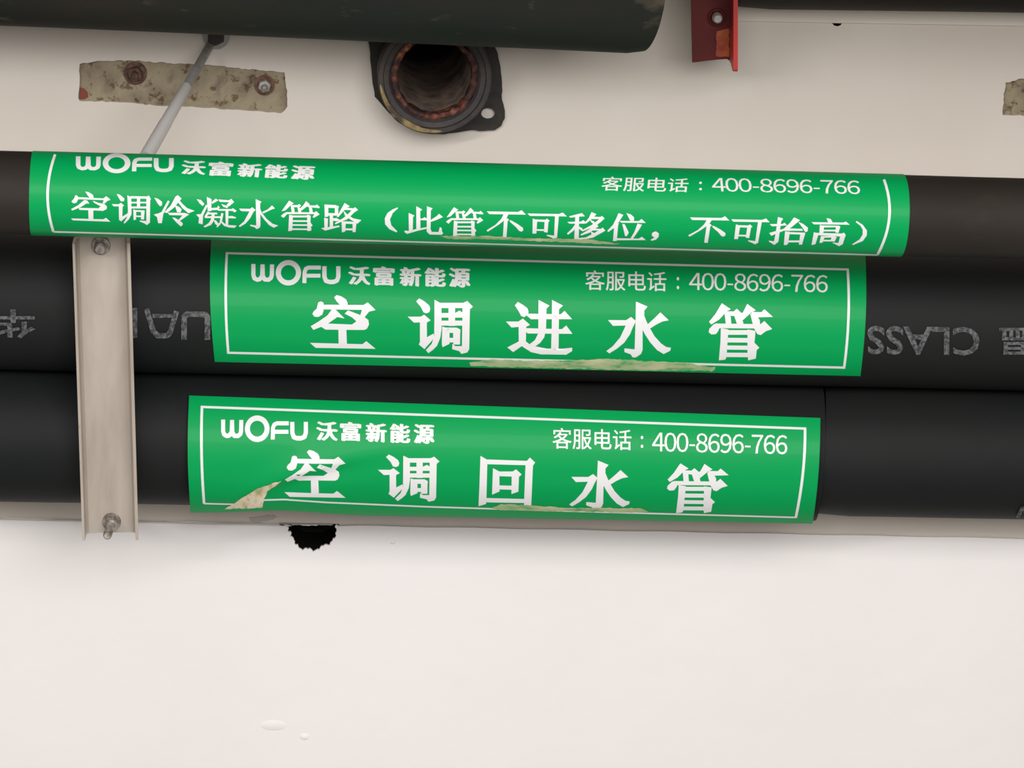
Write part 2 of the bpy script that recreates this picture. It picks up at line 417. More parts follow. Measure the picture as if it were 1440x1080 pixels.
t2 = pipe_thing('middle black foam pipe against the wall, its green sticker reading 空调进水管', p2, 0)
bm = bmesh.new(); tube(bm, p2, XL, XR, lambda x: R2, seed=3)
obj('insulation_sleeve', bm, m_rub, t2, smooth=True, sharp=50)
t3 = pipe_thing('lowest black foam pipe along the wall, its wrinkled green sticker reading 空调回水管', p3, 0)
xs = p3.hit(1169, 620)[0].x
bm = bmesh.new()
tube(bm, p3, XL, xs - 0.0012, lambda x, dv: R3 + 0.0036 * max(0, -dv.z) * max(0, min(1, (x + 0.05) / (xs + 0.05))) ** 2, seed=8, tilt1=-0.12, ecc=True)
obj('insulation_sleeve', bm, m_rub, t3, smooth=True, sharp=50)
bm = bmesh.new(); tube(bm, p3, xs + 0.0010, XR, lambda x: R3 - 0.0004, seed=12, nx=30, tilt0=-0.12)
obj('insulation_sleeve', bm, m_rub, t3, smooth=True, sharp=50)
t1 = pipe_thing('thin dark brown foam pipe in front, its long green sticker starting 空调冷凝水管路', p1, 0)
bm = bmesh.new(); tube(bm, p1, XL, XR, lambda x: R1, seed=22, wob=0.0003, thick=0.012)
obj('insulation_sleeve', bm, m_rub_br, t1, smooth=True, sharp=50)
# upper pipes
R4 = 0.062
pu = Pipe(P(0, -88, 0.120), P(905, -48, 0.120), R4)
t4 = pipe_thing('thick dusty black foam pipe along the top left, ending in a cut end', pu, -0.3)
bm = bmesh.new(); xe = pu.hit(935, 20)[0].x - 0.145 * R4
tube(bm, pu, XL, xe - 0.002, lambda x: R4 + 0.0006 * math.sin(x * 6), seed=31, tilt1=0.18, nx=90, wob=0.0006, thick=0.024)
obj('insulation_sleeve', bm, m_rub_up, t4, smooth=True, sharp=50)
bm = bmesh.new(); lathe(bm, pu.at(XL), pu.a, [(0, R4 - 0.023), ((pu.at(xe) - pu.at(XL)).length - 0.012, R4 - 0.023)], 48)
obj('steel_pipe', bm, m_collar, t4, smooth=True, sharp=50)
R5 = 0.050
p5 = Pipe(P(1037, -84, 0.055), P(1440, -78, 0.055), R5)
t5 = pipe_thing('dark brown foam pipe at the top right above the pale ledge', p5, 0.4)
bm = bmesh.new(); tube(bm, p5, P(1040, 0, 0.09).x, XR, lambda x: R5, seed=41, nx=30)
obj('insulation_sleeve', bm, m_rub_br, t5, smooth=True, sharp=50)

# ------------------------------------------------------------------ print: flat shapes laid onto the stickers
def xf(p, o, s):                       # zoomed tracing -> photo pixels
    return [(o[0] + x / s, o[1] + y / s) for x, y in p]
def stroke(pts, wd):
    """polyline as overlapping quads and round joints"""
    out = []
    for (x0, y0), (x1, y1) in zip(pts, pts[1:]):
        L = math.hypot(x1 - x0, y1 - y0) or 1; nx, ny = -(y1 - y0) / L * wd / 2, (x1 - x0) / L * wd / 2
        out.append([(x0 + nx, y0 + ny), (x1 + nx, y1 + ny), (x1 - nx, y1 - ny), (x0 - nx, y0 - ny)])
    for x, y in pts[1:-1]:
        out.append([(x + math.cos(k * math.tau / 10) * wd / 2, y + math.sin(k * math.tau / 10) * wd / 2) for k in range(10)])
    return out
def annulus(cx, cy, ro, ri, n=36):
    out = []
    for k in range(n):
        a, b = k * math.tau / n, (k + 1) * math.tau / n
        out.append([(cx + math.cos(a) * ro, cy + math.sin(a) * ro), (cx + math.cos(b) * ro, cy + math.sin(b) * ro), (cx + math.cos(b) * ri, cy + math.sin(b) * ri), (cx + math.cos(a) * ri, cy + math.sin(a) * ri)])
    return out
G = {}
G['kong'] = ((430, 410), 10.8, [
 [(430,90),(470,55),(540,75),(610,120),(635,170),(632,235),(560,240),(510,195),(470,150)],
 [(200,200),(900,205),(900,278),(200,270)],
 [(190,165),(230,150),(270,170),(270,290),(250,350),(190,385),(130,380),(100,340),(120,300),(165,260)],
 [(860,215),(940,165),(1060,280),(960,305),(900,380),(880,420),(820,380),(850,290)],
 [(400,265),(455,275),(590,408),(480,385),(330,490),(240,530),(115,580),(75,525),(200,450),(330,360)],
 [(640,285),(800,345),(880,380),(950,430),(960,500),(930,560),(890,580),(700,580),(700,500),(770,450),(700,390),(590,335)],
 [(240,480),(730,500),(760,580),(300,575),(230,530)],
 [(495,560),(615,560),(625,800),(500,800)],
 [(65,775),(860,795),(920,750),(1060,865),(150,850)]])
G['tiao'] = ((570, 410), 10.8, [
 [(165,150),(210,105),(290,150),(360,210),(378,260),(365,310),(320,330),(275,315),(240,240)],
 [(35,380),(235,380),(285,350),(385,435),(325,470),(230,465),(130,470)],
 [(222,440),(325,440),(328,690),(430,635),(440,700),(290,870),(205,800),(222,760)],
 [(443,125),(530,175),(548,260),(550,560),(530,700),(480,820),(420,880),(350,930),(312,885),(400,790),(438,680),(440,500)],
 [(520,172),(880,172),(940,145),(1025,230),(980,270),(870,250),(520,250)],
 [(868,230),(980,230),(970,870),(940,920),(850,942),(820,900),(710,870),(715,790),(760,825),(860,825)],
 [(655,240),(755,240),(755,520),(655,520)],
 [(540,325),(755,325),(820,290),(870,320),(870,395),(540,395)],
 [(540,440),(870,440),(870,515),(550,515)],
 [(560,530),(670,560),(670,790),(565,840),(555,800)],
 [(570,545),(780,545),(835,575),(835,625),(570,625)],
 [(725,600),(832,600),(830,800),(730,800)],
 [(600,700),(760,700),(760,768),(600,768)]])
G['jin'] = ((705, 415), 10.8, [
 [(205,155),(250,105),(330,150),(395,200),(412,250),(405,290),(345,335),(300,315),(260,240)],
 [(70,400),(260,400),(325,355),(435,450),(375,480),(270,480),(155,490)],
 [(262,440),(378,440),(372,700),(450,760),(700,810),(920,810),(1075,795),(1075,845),(985,900),(600,895),(450,860),(370,810),(310,770),(180,860),(90,790),(265,700)],
 [(390,280),(900,290),(960,240),(1075,365),(450,365),(385,310)],
 [(370,500),(920,515),(985,460),(1080,585),(400,580),(360,540)],
 [(565,75),(730,160),(685,205),(678,520),(650,640),(590,720),(500,785),(420,750),(510,680),(560,580)],
 [(770,75),(935,160),(875,215),(868,830),(755,830),(765,500)]])
G['shui'] = ((848, 415), 10.8, [
 [(500,100),(675,175),(625,235),(625,400),(600,560),(600,830),(575,890),(500,940),(450,940),(420,895),(325,860),(325,805),(480,820),(490,500)],
 [(620,300),(660,400),(710,500),(780,620),(880,730),(960,785),(1030,795),(1020,840),(920,890),(820,830),(720,720),(640,600),(600,520)],
 [(680,440),(780,350),(870,262),(998,382),(900,400),(800,450),(700,515)],
 [(75,378),(350,380),(425,330),(500,395),(455,480),(410,590),(320,720),(210,810),(95,880),(50,845),(150,770),(260,640),(345,460),(150,465)]])
G['guan'] = ((990, 415), 10.8, [
 [(270,125),(405,215),(350,240),(230,370),(110,445),(75,405),(170,290)],
 [(330,245),(450,250),(495,208),(570,275),(560,320),(330,310)],
 [(310,260),(400,290),(415,440),(330,440)],
 [(450,290),(560,290),(600,440),(500,440)],
 [(655,135),(785,230),(720,260),(600,370),(560,400),(480,300),(590,265)],
 [(720,255),(870,260),(915,215),(1045,330),(720,340)],
 [(700,280),(800,310),(845,380),(850,440),(740,440)],
 [(170,430),(860,440),(915,392),(1035,515),(940,545),(860,605),(810,590),(760,505),(230,500)],
 [(150,440),(260,430),(240,490),(210,550),(180,590),(110,595),(70,560),(80,510)],
 [(255,500),(370,520),(340,940),(320,975),(225,985),(250,700)],
 [(660,520),(780,540),(775,620),(765,720),(840,795),(800,830),(785,960),(670,985),(660,900)],
 [(330,530),(700,530),(700,600),(330,600)],
 [(330,645),(700,650),(700,718),(330,715)],
 [(330,760),(700,765),(700,828),(330,823)],
 [(330,870),(700,872),(700,938),(330,935)]])
G['hui'] = ((665, 635), 10.8, [
 [(115,65),(220,125),(205,700),(200,790),(85,825),(100,500)],
 [(190,118),(820,140),(865,90),(945,165),(910,215),(800,205),(210,190)],
 [(800,180),(912,200),(885,830),(775,820)],
 [(200,700),(785,715),(780,775),(200,765)],
 [(305,250),(400,300),(405,600),(290,650),(300,400)],
 [(380,300),(605,300),(655,268),(740,345),(700,380),(380,370)],
 [(590,350),(700,350),(690,605),(585,640)],
 [(400,510),(600,515),(590,575),(400,570)]])
G['leng'] = ((210, 270), 12, [
 [(85,95),(150,115),(215,165),(215,220),(180,240),(140,190)],
 [(315,140),(342,160),(235,370),(212,520),(150,520),(130,420),(75,375),(150,358),(205,335)],
 [(440,80),(480,55),(545,110),(500,160),(430,250),(300,350),(250,340),(360,230)],
 [(500,130),(560,200),(640,270),(765,315),(660,355),(560,270),(490,180)],
 [(430,220),(500,245),(545,290),(530,340),(470,340)],
 [(310,345),(600,350),(670,375),(520,480),(490,470),(560,390),(340,385)],
 [(385,425),(430,430),(500,470),(565,520),(560,555),(530,575),(450,500)]])
G['ning'] = ((210, 270), 12, [
 [(800,120),(870,135),(930,200),(900,235),(850,190)],
 [(960,210),(985,230),(905,400),(900,540),(830,520),(840,430),(790,375),(870,370)],
 [(970,85),(1050,120),(1045,320),(985,320)],
 [(1120,110),(1165,140),(1060,200),(1050,170)],
 [(1020,270),(1150,260),(1160,225),(1190,260),(1150,300),(1030,305)],
 [(985,325),(1025,345),(965,410),(935,400)],
 [(1000,345),(1140,345),(1150,372),(990,375)],
 [(930,405),(1200,405),(1200,435),(940,435)],
 [(1055,350),(1105,350),(1090,480),(1040,550),(940,590),(915,575),(1000,520),(1040,460)],
 [(1085,460),(1130,480),(1180,540),(1160,570),(1110,530)],
 [(1165,125),(1340,140),(1385,115),(1430,170),(1340,245),(1300,220),(1350,170),(1190,165)],
 [(1215,200),(1330,240),(1320,270),(1250,250)],
 [(1150,285),(1390,285),(1410,270),(1475,315),(1440,340),(1400,315),(1160,312)],
 [(1285,290),(1335,290),(1330,560),(1288,530)],
 [(1320,405),(1400,400),(1465,425),(1460,440),(1320,437)],
 [(1215,350),(1250,360),(1230,470),(1200,540),(1150,590),(1130,580),(1190,500),(1200,420)],
 [(1200,460),(1260,520),(1330,550),(1475,560),(1440,598),(1340,590),(1260,565),(1220,520)]])
G['lu'] = ((440, 275), 12, [
 [(195,150),(260,165),(260,350),(200,360)], [(200,150),(380,160),(440,180),(430,210),(250,205)],
 [(370,190),(430,190),(425,335),(370,335)], [(240,292),(400,295),(400,335),(240,335)],
 [(283,330),(340,335),(340,520),(285,530)], [(340,380),(400,375),(460,410),(400,430),(340,420)],
 [(190,370),(253,385),(250,540),(195,550)], [(140,545),(440,500),(455,520),(210,585)],
 [(535,125),(625,180),(560,210),(430,360),(400,355),(470,240)],
 [(540,200),(680,215),(710,195),(765,240),(700,280),(640,340),(580,395),(380,480),(370,460),(520,370),(620,285),(650,245),(530,240)],
 [(515,250),(580,315),(680,380),(820,410),(750,470),(640,405),(540,335)],
 [(485,430),(555,440),(545,600),(490,615)], [(520,430),(730,440),(730,475),(520,470)],
 [(670,450),(735,450),(720,610),(670,610)], [(520,545),(700,550),(700,580),(520,580)]])
G['open'] = ((440, 275), 12, [[(1425,200),(1440,210),(1350,290),(1300,400),(1325,500),(1425,595),(1410,615),(1290,560),(1220,480),(1213,380),(1260,290),(1350,230)]])
G['ci'] = ((560, 280), 12, [
 [(175,230),(275,275),(250,300),(245,530),(180,550)], [(305,120),(405,175),(370,200),(375,500),(305,510)],
 [(365,325),(420,320),(440,300),(490,325),(490,355),(370,350)],
 [(105,525),(180,530),(300,500),(480,468),(485,492),(320,530),(150,580),(110,555)],
 [(485,120),(580,155),(550,190),(545,500),(565,545),(680,550),(700,470),(730,475),(740,540),(760,570),(730,595),(530,590),(480,540)],
 [(690,245),(755,300),(640,350),(545,382),(545,350),(640,290)]])
G['bu'] = ((680, 280), 12, [
 [(55,205),(580,215),(640,185),(715,260),(95,250)], [(345,235),(430,235),(380,330),(250,430),(70,545),(50,520),(200,430),(300,330)],
 [(345,320),(400,320),(430,345),(405,370),(385,655),(325,650)],
 [(445,350),(490,370),(580,420),(665,480),(670,520),(640,545),(600,530),(540,460),(440,375)]])
G['ke'] = ((680, 280), 12, [
 [(740,240),(1270,250),(1335,225),(1405,290),(780,280)], [(830,325),(905,350),(890,575),(825,575)],
 [(880,340),(1050,345),(1065,325),(1120,365),(1085,385),(880,375)], [(1030,360),(1095,370),(1080,560),(1020,550)],
 [(880,500),(1040,505),(1035,532),(880,528)],
 [(1205,275),(1270,280),(1240,640),(1190,665),(1140,640),(1065,610),(1070,595),(1190,610)]])
G['yi'] = ((790, 285), 10.29, [
 [(105,195),(290,150),(335,195),(250,200),(120,215)], [(80,275),(280,270),(310,250),(350,280),(330,300),(110,300)],
 [(195,195),(250,195),(245,520),(180,520)], [(200,300),(230,320),(170,400),(90,460),(75,440),(150,370)],
 [(240,335),(300,370),(300,410),(250,375)], [(430,135),(500,165),(450,220),(350,300),(330,290),(390,220)],
 [(440,200),(560,205),(580,190),(620,225),(560,280),(480,340),(300,410),(290,395),(430,320),(510,260),(540,235),(430,235)],
 [(400,240),(470,270),(480,320),(430,285)], [(500,300),(530,340),(400,430),(280,470),(270,455),(400,380)],
 [(460,370),(570,375),(590,355),(630,400),(560,440),(450,500),(330,525),(200,525),(200,512),(350,495),(470,435),(530,398),(440,398)],
 [(420,410),(470,435),(465,470),(430,455)]])
G['wei'] = ((790, 285), 10.29, [
 [(820,150),(890,175),(830,270),(760,360),(670,420),(660,400),(740,320),(790,220)], [(760,320),(830,290),(815,320),(795,545),(740,550)],
 [(935,150),(1000,170),(1045,210),(1045,260),(990,260)], [(835,260),(1110,265),(1155,235),(1215,290),(860,287)],
 [(875,305),(910,310),(970,430),(940,480),(915,475)], [(1095,300),(1160,315),(1110,400),(1030,515),(995,510),(1050,420)],
 [(790,508),(1110,515),(1160,488),(1215,535),(790,537)], [(1310,430),(1360,410),(1405,440),(1400,490),(1360,530),(1300,545),(1285,530),(1340,500),(1300,470)]])
G['tai'] = ((1080, 295), 9, [
 [(125,90),(190,110),(165,150),(130,400),(80,440),(15,400),(10,385),(75,395),(95,300)], [(20,178),(180,178),(210,162),(240,195),(50,207)],
 [(15,290),(230,228),(240,245),(40,325)], [(330,95),(405,130),(300,215),(240,255),(190,245),(280,160)],
 [(210,232),(430,238),(440,262),(200,262)], [(380,150),(440,175),(505,225),(500,270),(470,280),(440,230)],
 [(215,270),(275,275),(255,420),(235,440),(200,440)], [(220,277),(470,287),(460,312),(220,302)],
 [(410,290),(470,295),(430,435),(390,435)], [(240,383),(420,383),(420,407),(240,407)]])
G['gao'] = ((1080, 295), 9, [
 [(740,105),(790,115),(815,150),(800,170),(760,158)], [(550,155),(950,160),(985,148),(1035,187),(580,182)],
 [(655,190),(710,200),(700,290),(650,290)], [(660,195),(900,200),(915,217),(660,222)], [(860,205),(915,210),(890,290),(850,285)],
 [(690,250),(870,250),(870,270),(690,270)], [(580,280),(640,300),(600,430),(550,440)],
 [(600,288),(930,298),(960,286),(985,320),(950,337),(600,315)], [(920,310),(980,320),(945,430),(900,455),(850,430),(810,410),(890,415)],
 [(670,325),(720,330),(690,410),(650,415)], [(670,328),(850,328),(850,348),(670,348)], [(810,328),(870,340),(840,400),(790,385)],
 [(690,374),(830,378),(830,396),(690,394)]])
G['close'] = ((1080, 295), 9, [[(1120,140),(1200,190),(1250,260),(1250,320),(1200,390),(1075,440),(1065,430),(1160,370),(1198,310),(1198,250),(1170,200),(1110,155)]])

G['kong1'] = ((95, 265), 12, [
 [(300,55),(350,60),(430,110),(440,150),(400,178),(350,130)], [(170,145),(600,168),(655,130),(725,190),(660,215),(600,195),(170,180)],
 [(135,110),(175,130),(182,180),(150,240),(100,250),(65,220),(110,170)], [(620,180),(680,200),(625,255),(590,245)],
 [(280,195),(330,200),(370,255),(320,250),(230,310),(80,370),(60,345),(180,280),(250,220)],
 [(425,205),(520,240),(620,260),(665,300),(660,345),(600,375),(500,365),(520,330),(560,300),(450,240)],
 [(190,325),(500,330),(560,372),(200,358)], [(350,355),(435,360),(435,530),(355,520)], [(60,500),(600,515),(650,490),(725,555),(90,532)]])
G['tiao1'] = ((95, 265), 12, [
 [(830,95),(880,105),(960,170),(950,215),(900,215),(860,150)], [(745,262),(860,265),(900,240),(955,285),(930,305),(870,300),(780,300)],
 [(865,290),(930,290),(925,470),(1010,420),(1020,450),(905,550),(870,525)],
 [(1010,115),(1075,150),(1080,430),(1040,510),(965,585),(945,575),(1000,490),(1020,380)],
 [(1060,130),(1340,135),(1370,120),(1410,180),(1380,195),(1330,172),(1070,168)],
 [(1330,165),(1395,180),(1390,570),(1340,612),(1290,580),(1215,550),(1225,535),(1330,545)],
 [(1172,165),(1225,165),(1225,330),(1172,330)], [(1075,224),(1330,224),(1330,250),(1075,250)], [(1075,302),(1330,302),(1330,335),(1075,335)],
 [(1110,350),(1160,365),(1155,520),(1115,530)], [(1120,362),(1300,367),(1300,393),(1120,388)], [(1240,370),(1300,380),(1290,520),(1240,515)],
 [(1150,452),(1270,457),(1270,480),(1150,475)]])
G['shui1'] = ((325, 270), 12, [
 [(415,120),(515,165),(490,190),(495,560),(480,600),(430,620),(400,590),(320,565),(325,545),(425,560)],
 [(485,270),(520,350),(600,450),(700,530),(795,560),(720,597),(640,550),(560,460),(485,360)],
 [(690,225),(740,275),(690,290),(540,360),(525,335),(620,290)],
 [(135,278),(320,282),(355,255),(415,300),(380,330),(320,440),(240,530),(145,585),(130,565),(220,490),(310,325),(190,320),(160,310)]])
G['guan1'] = ((560, 280), 12, [
 [(940,135),(1015,180),(960,215),(880,290),(815,305),(870,230)], [(970,208),(1080,205),(1100,188),(1135,215),(1110,240),(980,240)],
 [(965,215),(1020,250),(1030,325),(980,325)], [(1070,225),(1130,260),(1140,325),(1090,325)],
 [(1215,145),(1275,195),(1200,250),(1150,290),(1110,270),(1170,210)], [(1240,208),(1370,215),(1385,195),(1435,235),(1430,255),(1240,238)],
 [(1260,225),(1310,250),(1325,325),(1270,325)], [(880,318),(1350,322),(1380,302),(1435,355),(1340,410),(1320,395),(1350,350),(890,350)],
 [(880,330),(910,345),(850,410),(805,380),(850,340)], [(940,360),(1000,370),(990,610),(925,620)],
 [(1230,355),(1290,375),(1285,480),(1320,530),(1295,550),(1300,610),(1235,620)],
 [(980,372),(1240,372),(1240,402),(980,402)], [(980,446),(1240,448),(1240,474),(980,472)], [(980,510),(1240,512),(1240,536),(980,534)], [(980,575),(1240,578),(1240,602),(980,600)]])

def glyph(key): o, s, pl = G[key]; return [xf(p, o, s) for p in pl]
def bbox(polys):
    xs = [x for p in polys for x, y in p]; ys = [y for p in polys for x, y in p]
    return min(xs), min(ys), max(xs), max(ys)
def fit(polys, box, shear=0.0, slope=0.0):
    """put a glyph into another pixel box"""
    a, b, c_, d_ = bbox(polys); x0, y0, x1, y1 = box; out = []
    for p in polys:
        q = []
        for x, y in p:
            X = x0 + (x - a) / (c_ - a) * (x1 - x0); Y = y0 + (y - b) / (d_ - b) * (y1 - y0)
            X += shear * (Y - (y0 + y1) / 2); Y += slope * (X - (x0 + x1) / 2); q.append((X, Y))
        out.append(q)
    return out
def text_polys(s, offset=0.0, spacing=1.0):
    """letters of the built-in typeface as triangles in their own plane"""
    cu = bpy.data.curves.new('t', 'FONT'); cu.body = s; cu.offset = offset; cu.fill_mode = 'BOTH'; cu.resolution_u = 3; cu.space_character = spacing
    o = bpy.data.objects.new('t', cu); SC.collection.objects.link(o)
    dg = bpy.context.evaluated_depsgraph_get(); dg.update()
    me = o.evaluated_get(dg).to_mesh(); me.calc_loop_triangles()
    vs = [(v.co.x, -v.co.y) for v in me.vertices]
    out = [[vs[i] for i in t.vertices] for t in me.loop_triangles]
    o.evaluated_get(dg).to_mesh_clear(); bpy.data.objects.remove(o); bpy.data.curves.remove(cu)
    return out
def lay(name, polys, surf, lift, material, parent, sy=4.0, sx=14.0, sm=True):
    """cut flat pixel shapes into small facets and lay them onto a surface"""
    bm = bmesh.new()
    for p in polys:
        vs = [Vector((x, y, 0)) for x, y in p]
        V = [bm.verts.new(v) for v in vs]
        if len(p) == 3: tr = [(0, 1, 2)]
        else: tr = tessellate_polygon([vs])
        for t in tr:
            try: bm.faces.new([V[i] for i in t])
            except ValueError: pass
    xs = [v.co.x for v in bm.verts]; ys = [v.co.y for v in bm.verts]
    for lo, hi, st, ax in ((min(ys), max(ys), sy, 1), (min(xs), max(xs), sx, 0)):
        c_ = lo + st
        while c_ < hi:
            no = Vector((0, 1, 0)) if ax else Vector((1, 0, 0))
            bmesh.ops.bisect_plane(bm, geom=bm.verts[:] + bm.edges[:] + bm.faces[:], dist=1e-5, plane_co=no * c_, plane_no=no)
            c_ += st
    for v in bm.verts: v.co = surf(v.co.x, v.co.y, lift)
    for f in bm.faces:
        f.normal_update()
        if f.normal.dot(CAM - f.calc_center_median()) < 0: f.normal_flip()
        f.smooth = True
    me = bpy.data.meshes.new(name); bm.to_mesh(me); bm.free(); me.materials.append(material)
    return link(bpy.data.objects.new(name, me), parent)
def on(pipe, dr=0.0, wrinkle=None):
    def f(px, py, lift):
        p, nn = pipe.hit(px, py, pipe.r + dr)
        return p + nn * (lift + (wrinkle(px, py) if wrinkle else 0))
    return f
LOGO = (stroke([(147,150),(147,290),(160,330),(195,348),(230,340),(258,300),(263,155)], 52)
      + stroke([(263,155),(266,300),(290,345),(340,348),(370,325),(380,290),(383,155)], 52)
      + annulus(590, 260, 160, 96)
      + stroke([(792,390),(795,250),(812,210),(845,195),(1000,195)], 50) + stroke([(810,297),(995,297)], 48)
      + stroke([(1046,178),(1046,310),(1065,362),(1110,376),(1160,376),(1205,358),(1222,310),(1222,178)], 54))
def bolder(pl, d=0.05): return [[(x + a, y + b) for x, y in p] for a, b in ((-d, 0), (-d * .5, -d * .45), (d * .5, d * .45), (d, 0)) for p in pl]
NAME = [bolder(text_polys(ch, 0.0)) for ch in '沃富新能源']
PHONE = bolder(text_polys('客服电话'), 0.008) 
def digit_row(s):
    out = []; x = 0.0; cache = {}
    for ch in s:
        if ch == '-':
            out.append([(x + 0.04, -0.30), (x + 0.30, -0.30), (x + 0.30, -0.235), (x + 0.04, -0.235)]); x += 0.345; continue
        if ch not in cache: cache[ch] = bolder(text_polys(chr(ord(ch) + 0xFEE0)), 0.006)
        a, _, b, _ = bbox(cache[ch]); sh = x + 0.2775 - (a + b) / 2
        out += [[(px + sh, py) for px, py in p] for p in cache[ch]]; x += 0.56
    return out
DIGITS = digit_row('400-8696-766')
COLON = text_polys(':', 0.006)

def grid_sheet(name, surf, x0f, x1f, y0f, y1f, material, parent, nx=90, ny=30, thick=0.00025, skip=None):
    """sticker sheet between pixel edges; x0f/x1f give the side edges along t, y0f/y1f top and bottom along x"""
    bm = bmesh.new(); F_, B_ = [], []
    for j in range(ny + 1):
        tj = j / ny; a, b = [], []
        for i in range(nx + 1):
            x = x0f(tj) + (x1f(tj) - x0f(tj)) * i / nx
            y = y0f(x) + (y1f(x) - y0f(x)) * tj
            a.append(bm.verts.new(surf(x, y, thick))); b.append(bm.verts.new(surf(x, y, 0.00003)))
        F_.append(a); B_.append(b)
    for j in range(ny):
        for i in range(nx):
            bm.faces.new((F_[j][i], F_[j + 1][i], F_[j + 1][i + 1], F_[j][i + 1]))
            bm.faces.new((B_[j][i], B_[j][i + 1], B_[j + 1][i + 1], B_[j + 1][i]))
    for j in range(ny):
        bm.faces.new((F_[j][0], B_[j][0], B_[j + 1][0], F_[j + 1][0])); bm.faces.new((F_[j][nx], F_[j + 1][nx], B_[j + 1][nx], B_[j][nx]))
    for i in range(nx):
        bm.faces.new((F_[0][i], F_[0][i + 1], B_[0][i + 1], B_[0][i])); bm.faces.new((F_[ny][i], B_[ny][i], B_[ny][i + 1], F_[ny][i + 1]))
    return obj(name, bm, material, parent, smooth=True, sharp=50)
def line(x0, y0, x1, y1): return lambda x: y0 + (y1 - y0) * (x - x0) / (x1 - x0)
def frame_line(cor, wd, bulge=(0, 0), sides='tblr'):
    """thin printed frame: corners TL, TR, BR, BL in pixels"""
    (ax, ay), (bx_, by_), (cx, cy), (dx, dy) = cor; out = []
    if 't' in sides: out += stroke([(ax - wd / 2, ay), (bx_ + wd / 2, by_)], wd)
    if 'b' in sides: out += stroke([(dx - wd / 2, dy), (cx + wd / 2, cy)], wd)
    def side(p, q, bl):
        pts = []
        for k in range(9):
            t = k / 8; pts.append((p[0] + (q[0] - p[0]) * t + bl * 4 * t * (1 - t), p[1] + (q[1] - p[1]) * t))
        return stroke(pts, wd * 1.15)
    if 'l' in sides: out += side((ax, ay), (dx, dy), bulge[0])
    if 'r' in sides: out += side((bx_, by_), (cx, cy), bulge[1])
    return out
LIFT = 0.00040
def name_row(boxes, slope=0.02, shear=0.0):
    out = []
    for polys, b in zip(NAME, boxes): out += fit(polys, b, shear, slope)
    return out

# --- sticker on the middle pipe (label 2)
s2 = on(p2)
st2 = grid_sheet('pipe_sticker', s2, lambda t: 297 - 4 * math.sin(t * math.pi) + 5 * t, lambda t: 1217 + 4 * math.sin(t * math.pi) - 7 * t, line(297, 334, 1217, 357), line(302, 508.5, 1211, 528.5), m_green, t2)
lab(st2, 'green sticker with white frame and large white characters 空调进水管')
lay('frame_line', frame_line([(319, 356.5), (1192, 379.5), (1187, 516.5), (321, 495.5)], 3.0, (-2.5, 3.5)), s2, LIFT, m_white, st2)
lay('logo_lettering', [xf(p, (340, 355), 9) for p in LOGO], s2, LIFT, m_white, st2)
lay('name_lettering', name_row([(489.5, 375, 521, 401), (524.5, 375, 555, 402), (562, 376, 592.5, 403), (597, 377, 627, 403.5), (631, 377, 661.5, 404.5)]), s2, LIFT, m_white, st2)
ph2 = fit(PHONE, (823, 381.5, 937, 409), 0, 0.018) + fit(COLON, (951.5, 390, 955, 407)) + fit(DIGITS, (969, 385.5, 1164, 410), 0, 0.018)
lay('phone_lettering', ph2, s2, LIFT, m_white, st2)
big = [glyph(k_) for k_ in ('kong', 'tiao', 'jin', 'shui', 'guan')]
for b in big: lay('title_character', b, s2, LIFT, m_white, st2)
torn2 = [(660, 509), (690, 505), (760, 507), (800, 506), (848, 504), (880, 505), (910, 507), (970, 510), (983, 513), (1006, 517), (1000, 521), (985, 520), (940, 521), (850, 519), (740, 516), (662, 514)]
lay('torn_patch', [rough_outline(torn2, 4, 0.7, 11), rough_outline([(1000, 516), (1006, 515), (1005, 519), (999, 523)], 3, 0.4, 12)], s2, LIFT + 0.0001, m_torn, st2)

# --- sticker on the lowest pipe (label 3), hanging free of the pipe along its lower edge, with a fold
p3b = Pipe(p3.p0 + Vector((0, -0.0022, -0.0032)), p3.at(1.0) + Vector((0, -0.0022, -0.0032)), R3 + 0.0040)
def crease(px, py):
    if not 290 < px < 700: return 0.0
    t = (px - 330) / 240.0
    yc = 712 - 62 * math.sin(min(max(t, 0), 1) * math.pi / 2) ** 0.9 - 22 * max(0, t - 0.75)
    dy = py - yc
    amp = 0.0032 * math.exp(-((px - 420) / 85.0) ** 2)
    ridge = math.exp(-((dy + 12) / 20.0) ** 2) if dy < -12 else math.exp(-((dy + 12) / 8.0) ** 2)
    return amp * ridge - 0.0006 * math.exp(-((px - 470) / 110.0) ** 2) * math.exp(-((dy - 8) / 10.0) ** 2)
s3 = on(p3b, 0, crease)
def bot3(x): return 720.5 + (736 - 720.5) * (x - 268) / (1142 - 268) - 5 * math.exp(-((x - 400) / 70.0) ** 2)
st3 = grid_sheet('pipe_sticker', s3, lambda t: 266 - 3 * math.sin(t * math.pi) + 2 * t, lambda t: 1153.5 - 11 * t ** 2.2, line(266, 556.5, 1153, 588), bot3, m_green, t3, nx=160, ny=50)
lab(st3, 'green sticker with creased lower left corner and large white characters 空调回水管')
lay('frame_line', frame_line([(284, 572.5), (1132, 603), (1119, 727.5), (287, 707.5)], 3.2, (-2, 3.5), 'tlr'), s3, LIFT, m_white, st3)
lay('frame_line', stroke([(287, 707.5), (330, 708), (372, 703), (400, 702), (460, 706), (600, 712), (760, 717), (900, 721), (1119, 727)], 2.2), s3, LIFT, m_white, st3)
def to3(polys): return polys
L3 = [xf(p, (340, 355), 9) for p in LOGO]
lay('logo_lettering', fit(L3, (311, 584.5, 433, 621.5)), s3, LIFT, m_white, st3)
lay('name_lettering', name_row([(444.5, 593, 475, 620), (478, 593.5, 508, 620.5), (514, 595, 544, 622), (548, 596, 577, 623), (581.5, 596.5, 611, 624)]), s3, LIFT, m_white, st3)
